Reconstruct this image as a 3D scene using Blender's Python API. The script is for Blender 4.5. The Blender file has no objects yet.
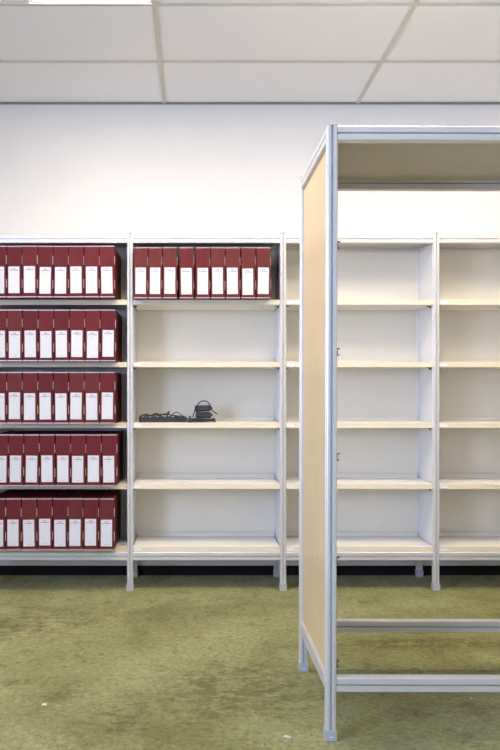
import bpy, bmesh, math, random
from mathutils import Vector
R = math.radians
random.seed(7)
scene = bpy.context.scene
C = scene.collection

# ---------------------------------------------------------------- camera
F, CX, CY, EYE = 744.0, 193.0, 388.0, 1.208     # focal length in px, vanishing point, eye height
cam_d = bpy.data.cameras.new('camera')
cam = bpy.data.objects.new('camera', cam_d); C.objects.link(cam)
cam.location = (0, 0, EYE); cam.rotation_euler = (R(90), 0, 0)
cam_d.sensor_fit = 'VERTICAL'; cam_d.sensor_height = 36.0
cam_d.lens = F / 750 * 36.0
cam_d.shift_x = (250 - CX) / 750; cam_d.shift_y = (CY - 375) / 750
cam_d.clip_start = 0.05
scene.camera = cam
def PX(x, Y): return (x - CX) / F * Y
def PZ(y, Y): return EYE - (y - CY) / F * Y

# ---------------------------------------------------------------- world, daylight, exposure
world = bpy.data.worlds.new('world'); scene.world = world
world.use_nodes = True
world.node_tree.nodes['Background'].inputs[0].default_value = (0.62, 0.76, 1.0, 1)
world.node_tree.nodes['Background'].inputs[1].default_value = 1.0
XL, XR, YF, YB, ZC = -3.0, 3.564, -3.926, 4.812, 3.048      # room limits
WIN = (-1.75, 0.75, 0.85, 2.55)                             # window in the left wall: y0, y1, z0, z1
wl = bpy.data.lights.new('window_daylight', 'AREA')
wl.shape = 'RECTANGLE'; wl.size = WIN[3] - WIN[2] - 0.06; wl.size_y = WIN[1] - WIN[0] - 0.06
wl.energy = 300; wl.color = (0.50, 0.63, 1.0)
wlo = bpy.data.objects.new('window_daylight', wl); C.objects.link(wlo)
wlo.location = (XL - 0.16, (WIN[0] + WIN[1]) / 2, (WIN[2] + WIN[3]) / 2)
wlo.rotation_euler = (0, R(-90), 0)
LAMP = 34.0                                                  # ceiling panel emission
LAMP_COL = (1.0, 0.87, 0.71, 1)
scene.view_settings.view_transform = 'Standard'
scene.view_settings.look = 'None'
scene.view_settings.gamma = 1.0
scene.view_settings.use_curve_mapping = False
scene.view_settings.exposure = 0.16

# ---------------------------------------------------------------- materials
def mat(name, col, rough=0.5, metal=0.0, var=0.0, scale=20.0, bump=0.0, bscale=200.0, stretch=(1, 1, 1), spec=0.5):
    m = bpy.data.materials.new(name); m.use_nodes = True
    nt = m.node_tree; b = nt.nodes['Principled BSDF']
    b.inputs['Roughness'].default_value = rough; b.inputs['Metallic'].default_value = metal
    b.inputs['Specular IOR Level'].default_value = spec
    b.inputs['Base Color'].default_value = (*col, 1)
    if var or bump:
        tc = nt.nodes.new('ShaderNodeTexCoord'); mp = nt.nodes.new('ShaderNodeMapping')
        mp.inputs['Scale'].default_value = stretch
        nt.links.new(tc.outputs['Object'], mp.inputs['Vector'])
    if var:
        n = nt.nodes.new('ShaderNodeTexNoise'); n.inputs['Scale'].default_value = scale
        n.inputs['Detail'].default_value = 4
        nt.links.new(mp.outputs[0], n.inputs['Vector'])
        r = nt.nodes.new('ShaderNodeValToRGB')
        r.color_ramp.elements[0].position = 0.3; r.color_ramp.elements[1].position = 0.7
        r.color_ramp.elements[0].color = (*[c * (1 - var) for c in col], 1)
        r.color_ramp.elements[1].color = (*[min(1, c * (1 + var)) for c in col], 1)
        nt.links.new(n.outputs['Fac'], r.inputs[0]); nt.links.new(r.outputs[0], b.inputs['Base Color'])
    if bump:
        n2 = nt.nodes.new('ShaderNodeTexNoise'); n2.inputs['Scale'].default_value = bscale
        bp = nt.nodes.new('ShaderNodeBump'); bp.inputs['Strength'].default_value = bump
        bp.inputs['Distance'].default_value = 0.002
        nt.links.new(mp.outputs[0], n2.inputs['Vector'])
        nt.links.new(n2.outputs['Fac'], bp.inputs['Height']); nt.links.new(bp.outputs[0], b.inputs['Normal'])
    return m

M = {}
M['wall'] = mat('wall_paint', (0.815, 0.793, 0.765), 0.9, var=0.015, scale=3, bump=0.08, bscale=150)
M['alu'] = mat('anodised_aluminium', (0.74, 0.72, 0.70), 0.42, 0.5, var=0.01, scale=3)
M['foot'] = mat('foot_plastic', (0.44, 0.445, 0.44), 0.45, var=0.03)
M['maple'] = mat('maple_laminate', (0.70, 0.515, 0.285), 0.42, var=0.055, scale=14, stretch=(6, 6, 0.35))
M['shelf'] = mat('shelf_laminate', (0.83, 0.80, 0.74), 0.40, var=0.02, scale=10, stretch=(0.5, 8, 1))
M['edge'] = mat('shelf_edge_maple', (0.81, 0.70, 0.53), 0.45, var=0.05, scale=12, stretch=(0.6, 5, 5))
M['panel'] = mat('panel_white', (0.80, 0.752, 0.645), 0.55, var=0.015, scale=4)
M['side'] = mat('side_panel_white', (0.82, 0.82, 0.83), 0.5, var=0.015, scale=4)
M['angle'] = mat('wall_angle_grey', (0.30, 0.285, 0.27), 0.6, var=0.05)
M['top'] = mat('top_board', (0.60, 0.57, 0.49), 0.6, var=0.02, scale=4)
M['metal'] = mat('zinc_clip', (0.16, 0.155, 0.15), 0.4, 0.6, var=0.05)
M['tile'] = mat('ceiling_tile', (0.90, 0.90, 0.94), 0.95, var=0.02, scale=60, bump=0.12, bscale=260)
M['tee'] = mat('ceiling_tee', (0.64, 0.61, 0.56), 0.6, var=0.02)
M['base'] = mat('black_skirting', (0.010, 0.008, 0.008), 0.7, var=0.1, spec=0.15)
M['tag'] = mat('white_tag', (0.84, 0.84, 0.86), 0.5, var=0.02)
M['red'] = mat('maroon_cloth', (0.132, 0.016, 0.020), 0.6, spec=0.2, var=0.10, scale=25, bump=0.15, bscale=900)
M['red2'] = mat('maroon_cloth_brown', (0.132, 0.024, 0.022), 0.6, spec=0.2, var=0.10, scale=25, bump=0.15, bscale=900)
M['red3'] = mat('maroon_cloth_dark', (0.112, 0.014, 0.018), 0.6, spec=0.2, var=0.10, scale=25, bump=0.15, bscale=900)
M['edging'] = mat('binder_metal_edge', (0.50, 0.40, 0.42), 0.4, 0.5, var=0.03)
M['clip'] = mat('binder_side_clip', (0.72, 0.60, 0.57), 0.5, var=0.05)
M['black'] = mat('black_plastic', (0.022, 0.022, 0.026), 0.42, var=0.1)
M['cable'] = mat('black_rubber', (0.016, 0.016, 0.019), 0.5, var=0.1)
M['grey'] = mat('grey_plastic', (0.10, 0.10, 0.115), 0.5, var=0.1)
M['paper'] = mat('scrap_paper', (0.66, 0.60, 0.48), 0.8, var=0.03)
M['wframe'] = mat('window_frame_white', (0.8, 0.8, 0.8), 0.4, var=0.01)

def emis(name, col, s):
    m = bpy.data.materials.new(name); m.use_nodes = True; nt = m.node_tree
    nt.nodes.remove(nt.nodes['Principled BSDF'])
    e = nt.nodes.new('ShaderNodeEmission'); e.inputs[0].default_value = col; e.inputs[1].default_value = s
    nt.links.new(e.outputs[0], nt.nodes['Material Output'].inputs[0]); return m
M['lamp'] = emis('lamp_diffuser', LAMP_COL, LAMP)

g = bpy.data.materials.new('window_glass'); g.use_nodes = True; nt = g.node_tree
nt.nodes.remove(nt.nodes['Principled BSDF'])
tr = nt.nodes.new('ShaderNodeBsdfTransparent'); gl = nt.nodes.new('ShaderNodeBsdfGlossy')
gl.inputs['Roughness'].default_value = 0.02
mx = nt.nodes.new('ShaderNodeMixShader')
mx.inputs[0].default_value = 0.06; nt.links.new(tr.outputs[0], mx.inputs[1]); nt.links.new(gl.outputs[0], mx.inputs[2])
nt.links.new(mx.outputs[0], nt.nodes['Material Output'].inputs[0]); M['glass'] = g

def carpet():
    m = bpy.data.materials.new('worn_green_carpet'); m.use_nodes = True; nt = m.node_tree
    b = nt.nodes['Principled BSDF']; b.inputs['Roughness'].default_value = 0.95
    b.inputs['Specular IOR Level'].default_value = 0.15
    b.inputs['Sheen Weight'].default_value = 0.25; b.inputs['Sheen Roughness'].default_value = 0.5
    b.inputs['Sheen Tint'].default_value = (0.75, 0.78, 0.5, 1)
    tc = nt.nodes.new('ShaderNodeTexCoord')
    def noise(sc, st=(1, 1, 1), det=5, rough=0.6, dist=0.0, off=(0, 0, 0)):
        mp = nt.nodes.new('ShaderNodeMapping'); mp.inputs['Scale'].default_value = st
        mp.inputs['Location'].default_value = off
        nt.links.new(tc.outputs['Object'], mp.inputs[0])
        n = nt.nodes.new('ShaderNodeTexNoise'); n.inputs['Scale'].default_value = sc
        n.inputs['Detail'].default_value = det; n.inputs['Roughness'].default_value = rough
        n.inputs['Distortion'].default_value = dist
        nt.links.new(mp.outputs[0], n.inputs[0]); return n.outputs['Fac']
    def ramp(src, p0, p1, c0, c1):
        r = nt.nodes.new('ShaderNodeValToRGB')
        r.color_ramp.elements[0].position = p0; r.color_ramp.elements[1].position = p1
        r.color_ramp.elements[0].color = c0; r.color_ramp.elements[1].color = c1
        nt.links.new(src, r.inputs[0]); return r.outputs[0]
    def mul(a, c, f):
        mxx = nt.nodes.new('ShaderNodeMix'); mxx.data_type = 'RGBA'; mxx.blend_type = 'MULTIPLY'
        mxx.inputs[0].default_value = f
        nt.links.new(a, mxx.inputs[6]); nt.links.new(c, mxx.inputs[7]); return mxx.outputs[2]
    W = (1, 1, 1, 1)
    base = ramp(noise(2.2, (1, 1, 1), 6, 0.65, 0.4), 0.32, 0.68, (0.225, 0.213, 0.070, 1), (0.345, 0.333, 0.150, 1))
    base = mul(base, ramp(noise(1.1, (1, 1, 1), 6, 0.7, 0.8, (3, 1, 0)), 0.38, 0.52, (0.66, 0.62, 0.50, 1), W), 0.8)      # big dirt patches
    base = mul(base, ramp(noise(7, (1, 1, 1), 8, 0.8, 0.1, (0, 5, 0)), 0.40, 0.46, (0.60, 0.54, 0.42, 1), W), 0.75)     # trodden stains
    base = mul(base, ramp(noise(17, (1, 1, 1), 6, 0.85, 0.0, (9, 5, 0)), 0.36, 0.44, (0.66, 0.60, 0.50, 1), W), 0.75)     # small spots
    base = mul(base, ramp(noise(42, (1, 1, 1), 6, 0.85), 0.36, 0.64, (0.60, 0.59, 0.54, 1), (1.30, 1.30, 1.28, 1)), 1.0)      # tufts
    base = mul(base, ramp(noise(420, (1, 1, 1), 2), 0.30, 0.70, (0.84, 0.84, 0.84, 1), (1.12, 1.12, 1.12, 1)), 1.0)
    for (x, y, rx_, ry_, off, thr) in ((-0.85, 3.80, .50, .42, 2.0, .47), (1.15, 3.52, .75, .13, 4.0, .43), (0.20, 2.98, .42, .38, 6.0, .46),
                                       (-1.45, 2.9, .5, .4, 8.0, .50), (-0.2, 2.75, .35, .25, 11.0, .52)):      # old grime marks; the one left of the near foot also paints in shade
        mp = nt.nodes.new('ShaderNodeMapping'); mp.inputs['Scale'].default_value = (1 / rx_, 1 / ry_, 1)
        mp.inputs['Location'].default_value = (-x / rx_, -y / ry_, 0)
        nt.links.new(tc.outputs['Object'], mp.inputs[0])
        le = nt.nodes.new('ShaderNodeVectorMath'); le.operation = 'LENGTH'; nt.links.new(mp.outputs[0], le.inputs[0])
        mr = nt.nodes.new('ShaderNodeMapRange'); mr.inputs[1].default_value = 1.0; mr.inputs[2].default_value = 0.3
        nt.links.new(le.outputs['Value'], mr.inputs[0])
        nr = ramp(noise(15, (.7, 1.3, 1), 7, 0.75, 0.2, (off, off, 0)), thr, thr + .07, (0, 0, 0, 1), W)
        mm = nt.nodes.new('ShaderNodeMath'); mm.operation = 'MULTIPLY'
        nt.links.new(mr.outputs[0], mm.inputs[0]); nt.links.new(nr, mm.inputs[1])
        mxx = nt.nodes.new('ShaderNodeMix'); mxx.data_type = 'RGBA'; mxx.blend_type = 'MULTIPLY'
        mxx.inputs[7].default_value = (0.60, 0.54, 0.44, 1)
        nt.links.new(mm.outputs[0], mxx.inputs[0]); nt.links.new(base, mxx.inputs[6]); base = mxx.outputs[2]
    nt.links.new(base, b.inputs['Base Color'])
    bp = nt.nodes.new('ShaderNodeBump'); bp.inputs['Strength'].default_value = 0.5; bp.inputs['Distance'].default_value = 0.006
    nt.links.new(noise(90, (1, 1.4, 1), 5, 0.8), bp.inputs['Height']); nt.links.new(bp.outputs[0], b.inputs['Normal'])
    return m
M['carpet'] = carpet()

def label_mat():
    """white spine label with blurred lines of print; the object's own x (width) and z (height)"""
    m = bpy.data.materials.new('spine_label_print'); m.use_nodes = True; nt = m.node_tree
    b = nt.nodes['Principled BSDF']; b.inputs['Roughness'].default_value = 0.6
    tc = nt.nodes.new('ShaderNodeTexCoord'); sp = nt.nodes.new('ShaderNodeSeparateXYZ')
    nt.links.new(tc.outputs['Object'], sp.inputs[0])
    def band(axis, c, h):
        s = nt.nodes.new('ShaderNodeMath'); s.operation = 'COMPARE'
        s.inputs[1].default_value = c; s.inputs[2].default_value = h
        nt.links.new(sp.outputs[axis], s.inputs[0]); return s.outputs[0]
    def op(o, a, c):
        s = nt.nodes.new('ShaderNodeMath'); s.operation = o
        nt.links.new(a, s.inputs[0])
        if isinstance(c, float): s.inputs[1].default_value = c
        else: nt.links.new(c, s.inputs[1])
        return s.outputs[0]
    tot = None
    for (x, w, z, h, k) in ((0, .011, .0655, .0028, .75), (0, .024, .0565, .0026, .75), (0, .010, .0455, .0012, .4),
                            (0, .013, -.0660, .0012, .45)):
        v = op('MULTIPLY', op('MULTIPLY', band('X', x, w), band('Z', z, h)), k)
        tot = v if tot is None else op('ADD', tot, v)
    n = nt.nodes.new('ShaderNodeTexNoise'); n.inputs['Scale'].default_value = 420
    nt.links.new(tc.outputs['Object'], n.inputs[0])
    gt = nt.nodes.new('ShaderNodeMath'); gt.operation = 'GREATER_THAN'; gt.inputs[1].default_value = 0.44
    nt.links.new(n.outputs['Fac'], gt.inputs[0])
    tot = op('MULTIPLY', tot, gt.outputs[0])
    mxx = nt.nodes.new('ShaderNodeMix'); mxx.data_type = 'RGBA'
    mxx.inputs[6].default_value = (0.70, 0.70, 0.74, 1); mxx.inputs[7].default_value = (0.10, 0.10, 0.16, 1)
    nt.links.new(tot, mxx.inputs[0]); nt.links.new(mxx.outputs[2], b.inputs['Base Color'])
    return m
M['label'] = label_mat()

# ---------------------------------------------------------------- mesh helpers
class MB:
    def __init__(s): s.v = []; s.f = []
    def box(s, x0, x1, y0, y1, z0, z1):
        n = len(s.v)
        s.v += [(x, y, z) for z in (z0, z1) for y in (y0, y1) for x in (x0, x1)]
        s.f += [[n + i for i in q] for q in ((0, 2, 3, 1), (4, 5, 7, 6), (0, 1, 5, 4), (2, 6, 7, 3), (0, 4, 6, 2), (1, 3, 7, 5))]
        return s
    def cbox(s, c, d):
        return s.box(c[0] - d[0] / 2, c[0] + d[0] / 2, c[1] - d[1] / 2, c[1] + d[1] / 2, c[2] - d[2] / 2, c[2] + d[2] / 2)
    def prism(s, prof, axis, a, b):
        """extrude a 2-D profile along an axis; profile axes are the other two in xyz order"""
        n = len(s.v); k = len(prof)
        for t in (a, b):
            for (p, q) in prof:
                s.v.append({'x': (t, p, q), 'y': (p, t, q), 'z': (p, q, t)}[axis])
        for i in range(k):
            j = (i + 1) % k; s.f.append([n + i, n + j, n + k + j, n + k + i])
        s.f.append([n + i for i in reversed(range(k))]); s.f.append([n + k + i for i in range(k)])
        return s
    def cyl(s, c, r, axis, a, b, seg=14):
        return s.prism([(c[0] + r * math.cos(2 * math.pi * i / seg), c[1] + r * math.sin(2 * math.pi * i / seg)) for i in range(seg)], axis, a, b)
    def mesh(s, name, m, bevel=0.0, seg=2, smooth=False):
        me = bpy.data.meshes.new(name); me.from_pydata(s.v, [], s.f)
        bm = bmesh.new(); bm.from_mesh(me)
        bmesh.ops.recalc_face_normals(bm, faces=bm.faces)
        if bevel:
            bmesh.ops.bevel(bm, geom=bm.edges[:], offset=bevel, segments=seg, affect='EDGES', profile=0.5)
        bm.to_mesh(me); bm.free()
        if smooth:
            for p in me.polygons: p.use_smooth = True
        me.materials.append(M[m]); return me

def add(name, me, parent=None, loc=(0, 0, 0), rot=None):
    o = bpy.data.objects.new(name, me); C.objects.link(o)
    o.parent = parent; o.location = loc
    if rot: o.rotation_euler = rot
    return o
def tag(o, label, cat, group=None):
    o['label'] = label; o['category'] = cat
    if group: o['group'] = group
    return o
def empty(name, loc, label, cat, group=None):
    o = bpy.data.objects.new(name, None); C.objects.link(o); o.location = loc
    return tag(o, label, cat, group)
def struct(name, me, loc=(0, 0, 0), label=None):
    o = add(name, me, None, loc); o['kind'] = 'structure'
    if label: o['label'] = label
    return o
def tube(name, pts, r, m, res=8, bres=3):
    cu = bpy.data.curves.new(name, 'CURVE'); cu.dimensions = '3D'; cu.bevel_depth = r; cu.bevel_resolution = bres
    cu.resolution_u = res; cu.use_fill_caps = True
    sp = cu.splines.new('NURBS'); sp.points.add(len(pts) - 1)
    for p, q in zip(sp.points, pts): p.co = (*q, 1)
    sp.use_endpoint_u = True; sp.order_u = 4
    o = bpy.data.objects.new('t', cu); C.objects.link(o)
    dg = bpy.context.evaluated_depsgraph_get(); me = bpy.data.meshes.new_from_object(o.evaluated_get(dg))
    bpy.data.objects.remove(o); bpy.data.curves.remove(cu)
    me.name = name; me.materials.clear(); me.materials.append(M[m])
    for p in me.polygons: p.use_smooth = True
    return me

S = 0.036                      # aluminium post section
def post_profile(s=S, r=0.006, gw=0.011, gd=0.010):
    h = s / 2; side = []
    # one side (bottom, going +x) then rotated four times
    for a in (225, 247.5, 270): side.append((-h + r + r * math.cos(R(a)), -h + r + r * math.sin(R(a))))
    side += [(-gw / 2, -h), (-gw / 2 + gd * 0.5, -h + gd), (gw / 2 - gd * 0.5, -h + gd), (gw / 2, -h)]
    for a in (270, 292.5): side.append((h - r + r * math.cos(R(a)), -h + r + r * math.sin(R(a))))
    out = []
    for k in range(4):
        c, sn = math.cos(R(90 * k)), math.sin(R(90 * k))
        out += [(x * c - y * sn, x * sn + y * c) for x, y in side]
    return out
def rail_profile(d=0.034, h=0.050, b=0.003, gw=0.005, gd=0.013):
    """(depth, height) section with a groove along the middle of both faces"""
    a, z = d / 2, h / 2
    half = [(a - b, -z), (a, -z + b), (a, -gw / 2), (a - gd, -gw / 2), (a - gd, gw / 2), (a, gw / 2), (a, z - b), (a - b, z)]
    return half + [(-p, -q) for p, q in half]

# ---------------------------------------------------------------- setting
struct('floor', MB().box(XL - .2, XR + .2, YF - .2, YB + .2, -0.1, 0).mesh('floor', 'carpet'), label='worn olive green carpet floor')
struct('wall_back', MB().box(XL - .2, XR + .2, YB, YB + .15, 0, ZC + .2).mesh('wall_back', 'wall'), label='plain white wall behind the shelving row')
struct('wall_right', MB().box(XR, XR + .15, YF, YB, 0, ZC + .2).mesh('wall_right', 'wall'))
struct('wall_front', MB().box(XL - .2, XR + .2, YF - .15, YF, 0, ZC + .2).mesh('wall_front', 'wall'))
y0, y1, z0, z1 = WIN
struct('wall_left', MB().box(XL - .2, XL, YF, y0, 0, ZC + .2).box(XL - .2, XL, y1, YB, 0, ZC + .2)
       .box(XL - .2, XL, y0, y1, 0, z0).box(XL - .2, XL, y0, y1, z1, ZC + .2).mesh('wall_left', 'wall'))
w = bpy.data.objects.new('window_1', None); C.objects.link(w); w.location = (XL - .06, (y0 + y1) / 2, z0); w['kind'] = 'structure'
hw = (y1 - y0) / 2; hh = z1 - z0
add('window_frame', MB().box(-.03, .03, -hw, -hw + .05, 0, hh).box(-.03, .03, hw - .05, hw, 0, hh).box(-.03, .03, -hw, hw, 0, .05)
    .box(-.03, .03, -hw, hw, hh - .05, hh).box(-.03, .03, -.03, .03, 0, hh).mesh('window_frame', 'wframe'), w)
for s in (-1, 1):
    add('pane', MB().box(-.003, .003, -hw / 2 + .04, hw / 2 - .04, .05, hh - .05).mesh('pane', 'glass'), w, (0, s * hw / 2, 0))
struct('baseboard_back', MB().box(XL, XR, YB - .012, YB, 0, .060).mesh('baseboard', 'base', bevel=.002), label='low black skirting strip along the back wall')
struct('baseboard_right', MB().box(XR - .012, XR, YF, YB - .013, 0, .060).mesh('baseboard_right', 'base'))
struct('baseboard_left', MB().box(XL, XL + .012, YF, YB - .013, 0, .060).mesh('baseboard_left', 'base'))

# suspended ceiling: slab, tees, tiles
ceil = struct('ceiling', MB().box(XL - .2, XR + .2, YF - .2, YB + .2, ZC + .06, ZC + .2).mesh('ceiling', 'tile'), label='suspended ceiling of white tiles in an exposed grid')
txs = [-0.186 + 1.25 * k for k in range(-2, 3)]
xs = [XL] + txs + [XR]
ys = [YB] + [3.574 + 0.625 - 0.625 * k for k in range(0, 14)]
T = 0.024
for x in txs:
    add('main_tee', MB().box(-T / 2, T / 2, YF, YB, -.001, .004).box(-.001, .001, YF, YB, .004, .05).mesh('main_tee', 'tee'), ceil, (x, 0, ZC))
for y in ys[1:-1]:
    for a, b in zip(xs[:-1], xs[1:]):
        add('cross_tee', MB().box(a + T / 2, b - T / 2, -T / 2, T / 2, 0, .004).mesh('cross_tee', 'tee'), ceil, (0, y, ZC))
add('wall_angle', MB().box(XL, XR, YB - .016, YB, -.0005, .004).box(XL, XR, YB - .003, YB, -.007, .03).mesh('wall_angle', 'angle'), ceil, (0, 0, ZC))
lights = []
LIT = {(2, 2), (3, 3), (4, 2)}  # right-hand panel is unseen, added to warm and brighten the right bay
tile_cache = {}
def tile(a, b, c, d):
    key = (round(b - a, 3), round(d - c, 3))
    if key not in tile_cache:
        u, v = key[0] / 2 - .004, key[1] / 2 - .004
        tile_cache[key] = MB().box(-u, u, -v, v, 0, .015).mesh('tile', 'tile', bevel=.002, seg=1)
    add('tile', tile_cache[key], ceil, ((a + b) / 2, (c + d) / 2, ZC + .0045))
for i, (a, b) in enumerate(zip(xs[:-1], xs[1:])):
    for j, (d, c) in enumerate(zip(ys[:-1], ys[1:])):
        if (i, j) in LIT:
            tile(a, b - .594, c, d); lights.append((b - .594, b, c, d))
        else: tile(a, b, c, d)

# lit ceiling panels in the grid
light_labels = iter(['lit square ceiling panel in front of the maroon binder shelves', 'lit square ceiling panel directly over the wooden-sided frame',
                     'unseen lit ceiling panel added to warm the right-hand bare shelves'])
lf = MB().box(-.285, .285, -.300, -.288, 0, .03).box(-.285, .285, .288, .300, 0, .03).box(-.285, -.275, -.288, .288, 0, .03).box(.275, .285, -.288, .288, 0, .03).mesh('light_frame', 'wframe')
ld = MB().box(-.275, .275, -.288, .288, .004, .012).mesh('diffuser', 'lamp')
for (a, b, c, d) in lights:
    o = empty('ceiling_light', ((a + b) / 2, (c + d) / 2, ZC + .0045), next(light_labels), 'ceiling light', 'square ceiling light panels')
    add('light_frame', lf, o); add('diffuser', ld, o)

# ---------------------------------------------------------------- rear shelving row
Y1 = 4.427                       # front faces of the posts
YR = 4.750                       # front faces of the rear posts
PXS = [-0.375 + 0.912 * k for k in range(-1, 4)]
ZT = 2.130
SH = [0.263, 0.636, 1.000, 1.363, 1.7345]      # shelf surfaces
row = empty('shelving_row', (PXS[2], (Y1 + YR + S) / 2, 0), 'long aluminium-framed shelving row of open bays against the white wall', 'shelving')
rx, ry, _ = row.location
post_me = MB().prism(post_profile(), 'z', .006, ZT).mesh('post', 'alu')
foot_me = MB().cbox((0, 0, .0215), (.043, .043, .043)).mesh('foot', 'foot', bevel=.003)
cap_me = MB().cbox((0, 0, ZT + .002), (S, S, .005)).mesh('post_cap', 'foot', bevel=.002)
for x in PXS:
    for y in (Y1 + S / 2, YR + S / 2):
        p = add('post', post_me, row, (x - rx, y - ry, 0))
        add('foot', foot_me, p); add('post_cap', cap_me, p)
L = 0.912 - S
rail_me = MB().prism(rail_profile(), 'x', -L / 2, L / 2).mesh('rail', 'alu')
srail_me = MB().prism(rail_profile(d=0.030), 'y', S / 2, YR - Y1 - S / 2).mesh('side_rail', 'alu')
mids = [(a + b) / 2 for a, b in zip(PXS[:-1], PXS[1:])]
ZRB, ZRT = 0.206, ZT - 0.009 - .025
back_me = MB().box(-L / 2, L / 2, -.004, .004, .225, ZT - .05).mesh('back_panel', 'panel')
top_me = MB().box(-L / 2, L / 2, Y1 + .036 - ry, YR - ry, ZT - .018, ZT - .010).mesh('top_panel', 'top')
side_me = MB().box(-.009, .009, Y1 + S + .001 - ry, YR - .001 - ry, .231, ZT - .06).mesh('side_panel', 'side')
body_me = MB().box(-L / 2 + .001, L / 2 - .001, Y1 + .012, YR - .004, -.031, 0).mesh('shelf', 'shelf', bevel=.0012, seg=1)
edge_me = MB().box(-L / 2 + .001, L / 2 - .001, Y1 + .006, Y1 + .012, -.031, 0).mesh('edge_band', 'edge', bevel=.0012, seg=1)
lip_me = MB().box(-L / 2 + .002, L / 2 - .002, YR - .012, YR - .002, .0, .026).mesh('rear_lip', 'panel', bevel=.001, seg=1)
stag_me = MB().box(0, .046, Y1 + .0045, Y1 + .006, -.026, -.010).mesh('shelf_tag', 'tag')
brk_me = MB().box(-.003, 0, -.016, .016, -.045, -.031).box(-.022, 0, -.012, .012, -.035, -.0315).prism([(0, -.046), (-.016, -.034), (0, -.034)], 'y', -.002, .002).mesh('bracket', 'metal')
for i, x in enumerate(mids):
    for z in (ZRB, ZRT):
        for y in (Y1 + .017 + .001, YR + .018):
            add('rail', rail_me, row, (x - rx, y - ry, z))
    add('back_panel', back_me, row, (x - rx, YR + .006 - ry, 0))
    add('top_panel', top_me, row, (x - rx, 0, 0))
    for z in SH:
        s = add('shelf', body_me, row, (x - rx, -ry, z))
        add('edge_band', edge_me, s); add('rear_lip', lip_me, s); add('shelf_tag', stag_me, s, (-L / 2 + .004, 0, 0))
        if z > 0.3:
            for sg in (-1, 1):
                add('bracket', brk_me, s, (sg * (L / 2 - .001), Y1 + .055, 0), (0, 0, 0 if sg > 0 else math.pi))
for x in PXS:
    add('side_panel', side_me, row, (x - rx, 0, 0))
    for z in (ZRB, ZRT): add('side_rail', srail_me, row, (x - rx, Y1 - ry + 0, z))

# ---------------------------------------------------------------- near frame without shelves
YN = 2.543; YNR = 3.167; XN = 0.4545; ZN = 2.107; WN = 0.912
near = empty('shelving_unit', (XN + S / 2, YN + S / 2, 0), 'empty tall aluminium shelving frame with a maple side panel, standing in front', 'shelving')
npost = MB().prism(post_profile(), 'z', .006, ZN).mesh('post', 'alu')
nfoot = MB().cbox((0, 0, .0195), (.041, .041, .039)).mesh('foot', 'foot', bevel=.003)
nslot = MB().cbox((0, -.0205, .015), (.010, .002, .003)).mesh('foot_slot', 'tag')
ncap = MB().cbox((0, 0, ZN + .002), (S, S, .005)).mesh('post_cap', 'foot', bevel=.002)
DN = YNR - YN
for x in (0, WN):
    for y in (0, DN):
        p = add('post', npost, near, (x, y, 0)); add('foot', nfoot, p); add('post_cap', ncap, p); add('foot_slot', nslot, p)
ZNB, ZNT = 0.192, ZN - .0265
for z in (ZNB, ZNT):
    for y in (0, DN):
        add('rail', rail_me, near, (WN / 2, y, z))
nsr = MB().prism(rail_profile(d=0.0355, gd=0.009), 'y', S / 2, DN - S / 2).mesh('side_rail', 'alu')
npan = MB().box(-.006, .012, S / 2 + .001, DN - S / 2 - .001, ZNB + .0255, ZNT - .0255).mesh('side_panel', 'maple')
ntop = MB().box(S / 2, WN - S / 2, .018, DN - .018, ZN - .012, ZN - .004).mesh('top_panel', 'top')
for x in (0, WN):
    for z in (ZNB, ZNT): add('side_rail', nsr, near, (x, 0, z))
    sp = add('side_panel', npan, near, (x, 0, 0)); sp['label'] = 'pale maple laminate side panel'
add('top_panel', ntop, near)
clip = MB().box(0, .003, -.010, .010, -.014, .014).box(.003, .019, -.009, .009, .0095, .013).box(.003, .017, -.009, .009, -.013, -.0095) \
    .box(.003, .012, -.002, .002, -.010, .010).cyl((0, 0), .004, 'x', .003, .012, 10).mesh('shelf_clip', 'metal')
for z in (.248, .607, .968, 1.334, 1.706):
    for x, sg in ((S / 2, 1), (WN - S / 2, -1)):
        for y in (0.032, DN - .034):
            add('shelf_clip', clip, near, (x if abs(y - .032) > 1 else x - sg * .0015, y, z), None if sg > 0 else (0, 0, math.pi))
near.rotation_euler = (0, R(0.14), 0)

# ---------------------------------------------------------------- maroon binders
BW, BH, BD = 0.086, 0.300, 0.400
b_me = {k: MB().box(-BW / 2, BW / 2, 0, BD, 0, BH).mesh('box', k, bevel=.003) for k in ('red', 'red2', 'red3')}
for me in b_me.values(): me.name = 'case'
edge_top = MB().box(-BW / 2 - .0003, BW / 2 + .0003, -.0012, .010, BH - .0005, BH + .0010).box(-BW / 2, BW / 2, -.0012, -.0002, BH - .005, BH).mesh('metal_edge', 'edging')
edge_bot = MB().box(-BW / 2 - .0003, BW / 2 + .0003, -.0012, -.0002, .0003, .0065).mesh('metal_edge', 'edging')
lab_me = MB().box(-.0325, .0325, -.0012, 0, -.0775, .0775).mesh('spine_label', 'label')
clip_me = MB().box(0, .0022, 0, .012, 0, .050).mesh('side_clip', 'clip', bevel=.0006, seg=1)
ORD = ['rightmost', 'second from the right', 'third from the right', 'fourth from the right', 'fifth from the right', 'sixth from the right',
       'seventh from the right', 'leftmost']
ORD9 = ['leftmost', 'second from the left', 'third from the left', 'fourth from the left', 'middle', 'fourth from the right', 'third from the right', 'second from the right', 'rightmost']
LEV = ['top', 'second', 'middle', 'fourth', 'bottom']
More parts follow.
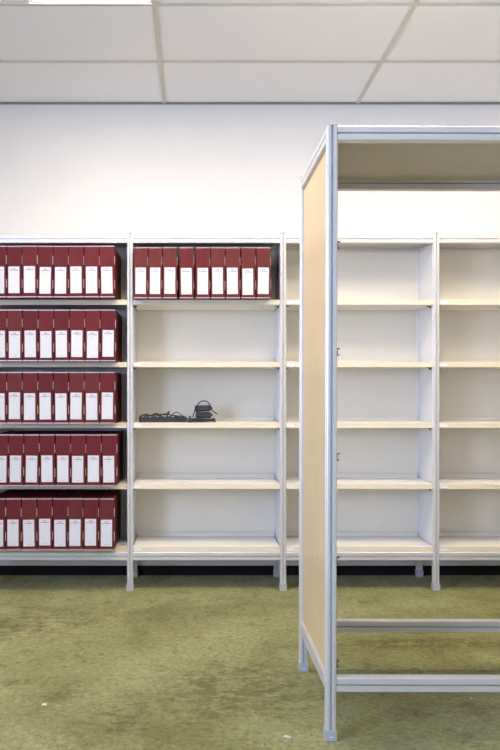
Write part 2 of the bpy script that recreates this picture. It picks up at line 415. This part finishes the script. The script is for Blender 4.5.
def binder(x, y, z, label, group, tone, tilt, sx=1.0):
    o = empty('binder', (x, y, z), label, 'binder', group)
    o.rotation_euler = (0, R(tilt), 0); o.scale = (sx, 1 if sx == 1 else .89, 1)
    add('case', b_me[tone], o); add('metal_edge', edge_top, o); add('metal_edge', edge_bot, o)
    add('spine_label', lab_me, o, (random.uniform(-.0025, .0025) - .001, 0, .024 + .0775 + random.uniform(-.004, .004)), (0, R(random.uniform(-.9, .9)), 0))
    for z0 in (.195, .056):
        add('side_clip', clip_me, o, (BW / 2 - .0004, .0005 + random.uniform(0, .001), z0 + random.uniform(-.004, .004)))
    return o
tones = ['red', 'red', 'red2', 'red3']
rights = [114.6, 115.4, 114.8, 116.6, 114.0]
YB1 = 4.333
for r in range(5):
    z = SH[4 - r] + .0005
    xr = PX(rights[r], YB1)
    for k in range(8):
        xx = xr - BW / 2 - k * .0903 + random.uniform(-.0008, .0008)
        binder(xx, YB1 + random.uniform(-.004, .004), z,
               f'maroon archive binder, {ORD[k]} on {LEV[r]} shelf of packed left bay',
               'maroon binders in the left bay', random.choice(tones), random.uniform(-.22, .22))
YB2 = 4.375
for k, (a, b) in enumerate(((133.4, 147.3), (148.3, 161.9), (162.7, 177.2), (179.4, 193.8), (195.6, 209.8), (210.9, 225), (225.7, 240.1), (241.2, 255.5), (256.4, 270.8))):
    binder(PX((a + b) / 2, YB2) + (.002 if k == 0 else 0), YB2, SH[4] + .0005, f'maroon archive binder, {ORD9[k]} in the short row above four bare shelves',
           'maroon binders on the otherwise empty bay', random.choice(['red2', 'red', 'red2']), random.uniform(-.05, .05), (PX(b, YB2) - PX(a, YB2)) / BW * .99)

# ---------------------------------------------------------------- black power gear on the middle shelf
ZS = SH[2]; YP = 4.53
def gx(px, y=YP): return PX(px, y)
# power strip
ps = empty('power_strip', (gx(163), YP, ZS), 'flat black power strip lying left of the stacked adapters on the bare shelf', 'power strip')
ln = gx(188) - gx(140)
add('housing', MB().box(-ln / 2, ln / 2, -.024, .024, 0.001, .030).mesh('housing', 'black', bevel=.004), ps)
sock = MB().cyl((0, 0), .016, 'z', .030, .036, 18).mesh('socket', 'grey', bevel=.001, seg=1)
for k in range(5): add('socket', sock, ps, (-ln / 2 + .045 + k * .046, 0, 0))
add('switch', MB().cbox((ln / 2 - .02, 0, .033), (.016, .022, .008)).mesh('switch', 'grey', bevel=.0015), ps)
def gz(py, y=YP): return PZ(py, y)
# loose cables draped on the strip
pts = [(140, 416), (144, 414.6), (150, 416.4), (156, 414.5), (162, 414), (166, 415.5), (168.5, 411.5), (170, 411), (168, 414.5), (166, 417)]
cab = tube('cable', [(gx(x) , YP - .012 + .004 * math.sin(i * 1.7), gz(y) + .0) for i, (x, y) in enumerate(pts)], .0036, 'cable')
o = tag(add('cable', cab), 'thin black cable draped along the top of the power strip', 'cable')
pts = [(139.5, 417.5), (142, 415.5), (146, 413.6), (149, 415.4), (152, 415.8), (155, 413.4), (159, 413.8), (157, 415.8), (161, 416), (165, 413.2), (169, 414.4), (173, 416), (179, 415.6), (184, 417.2)]
o = tag(add('cable', tube('cable', [(gx(x), YP - .030 - .003 * math.cos(i * 2.1), gz(y, YP - .03)) for i, (x, y) in enumerate(pts)], .0042, 'cable')),
        'thicker black cable lying in loose bends in front of the power strip', 'cable')
pts = [(171, 417), (172.5, 414), (175, 412), (178, 412.3), (181, 414.5), (184, 416.5), (187, 418), (191, 419.6), (195, 420)]
o = tag(add('cable', tube('cable', [(gx(x), YP + .002 * i - .03, gz(y)) for i, (x, y) in enumerate(pts)], .003, 'cable')),
        'black cable arching up beside the angled plug', 'cable')
# coil of cable the adapters rest on
pts = []
for i in range(0, 50):
    a = i * 2 * math.pi / 12; rr = 1 + .07 * math.sin(i * 2.3)
    pts.append((gx(201.5) + .083 * rr * math.cos(a), YP + .050 * rr * math.sin(a), ZS + .005 + .0040 * (i / 12) + .002 * math.sin(i * 1.3)))
o = tag(add('cable_coil', tube('cable_coil', pts, .0042, 'cable', res=6)), 'flat coil of black cable under the stacked adapters', 'cable')
# two stacked adapters
for k, (zz, dx, rz, lab) in enumerate(((.026, 0, 3, 'lower black power adapter resting on the cable coil'), (.066, -.002, -6, 'upper black power adapter, topmost of the pair on the cable coil'))):
    ad = empty('power_adapter', (gx(203.3) + dx, YP, ZS + zz), lab, 'power adapter', 'stacked power adapters')
    ad.rotation_euler = (0, R(-2 if k else 1), R(rz))
    add('case', MB().box(-.047, .047, -.032, .032, 0, .037).mesh('adapter_case', 'black', bevel=.007, seg=3), ad)
    add('seam', MB().box(-.0473, .0473, -.0323, .0323, .0175, .0190).mesh('seam', 'grey'), ad)
    add('cable_socket', MB().cyl((0, .019), .007, 'x', .046, .058, 12).mesh('cable_socket', 'grey'), ad)
# cable looping over the adapters
pts = [(193, 417), (194, 412), (196.5, 406), (199.5, 402), (203.5, 400.4), (207.5, 401.5), (210.3, 405), (211, 409), (212.5, 411.5), (214.5, 412.3), (217, 414)]
o = tag(add('cable', tube('cable', [(gx(x), YP - .040 - .002 * math.sin(i), gz(y, YP - .04)) for i, (x, y) in enumerate(pts)], .0034, 'cable')),
        'black cable looping over the top of the stacked adapters', 'cable')
# plug
pl = empty('plug', (gx(190), YP - .045, ZS + .001), 'angled black mains plug between power strip and adapters', 'plug')
add('plug_body', MB().box(-.016, .016, -.014, .014, 0, .026).mesh('plug_body', 'black', bevel=.005), pl)
add('strain_relief', MB().cyl((0, 0), .006, 'z', .024, .040, 10).mesh('strain_relief', 'grey'), pl)
for s in (-1, 1): add('pin', MB().cyl((s * .008, .012), .0022, 'y', -.030, -.013, 8).mesh('pin', 'metal'), pl)

# ---------------------------------------------------------------- paper scraps on the carpet
def scrap(px, py, l, w_, rz, label):
    Y = EYE * F / (py - CY); n = 7
    mb = MB()
    prof = [(-w_ / 2 + w_ * i / (n - 1), .004 * math.sin(i * 1.2) + .004) for i in range(n)]
    prof = prof + [(a, b + .0012) for a, b in reversed(prof)]
    mb.prism(prof, 'x', -l / 2, l / 2)
    o = add('paper_scrap', mb.mesh('paper_scrap', 'paper'), None, (PX(px, Y), Y, .0005), (0, 0, R(rz)))
    tag(o, label, 'scrap', 'scraps on the carpet')
scrap(44.3, 706.2, .018, .012, 10, 'tiny pale scrap on open carpet in the lower left')
scrap(287.3, 738.6, .026, .009, -25, 'curled pale scrap beside the near foot of the wooden-sided frame')
scrap(471, 699.5, .006, .005, 0, 'tiny white speck on the shaded carpet under the empty frame')
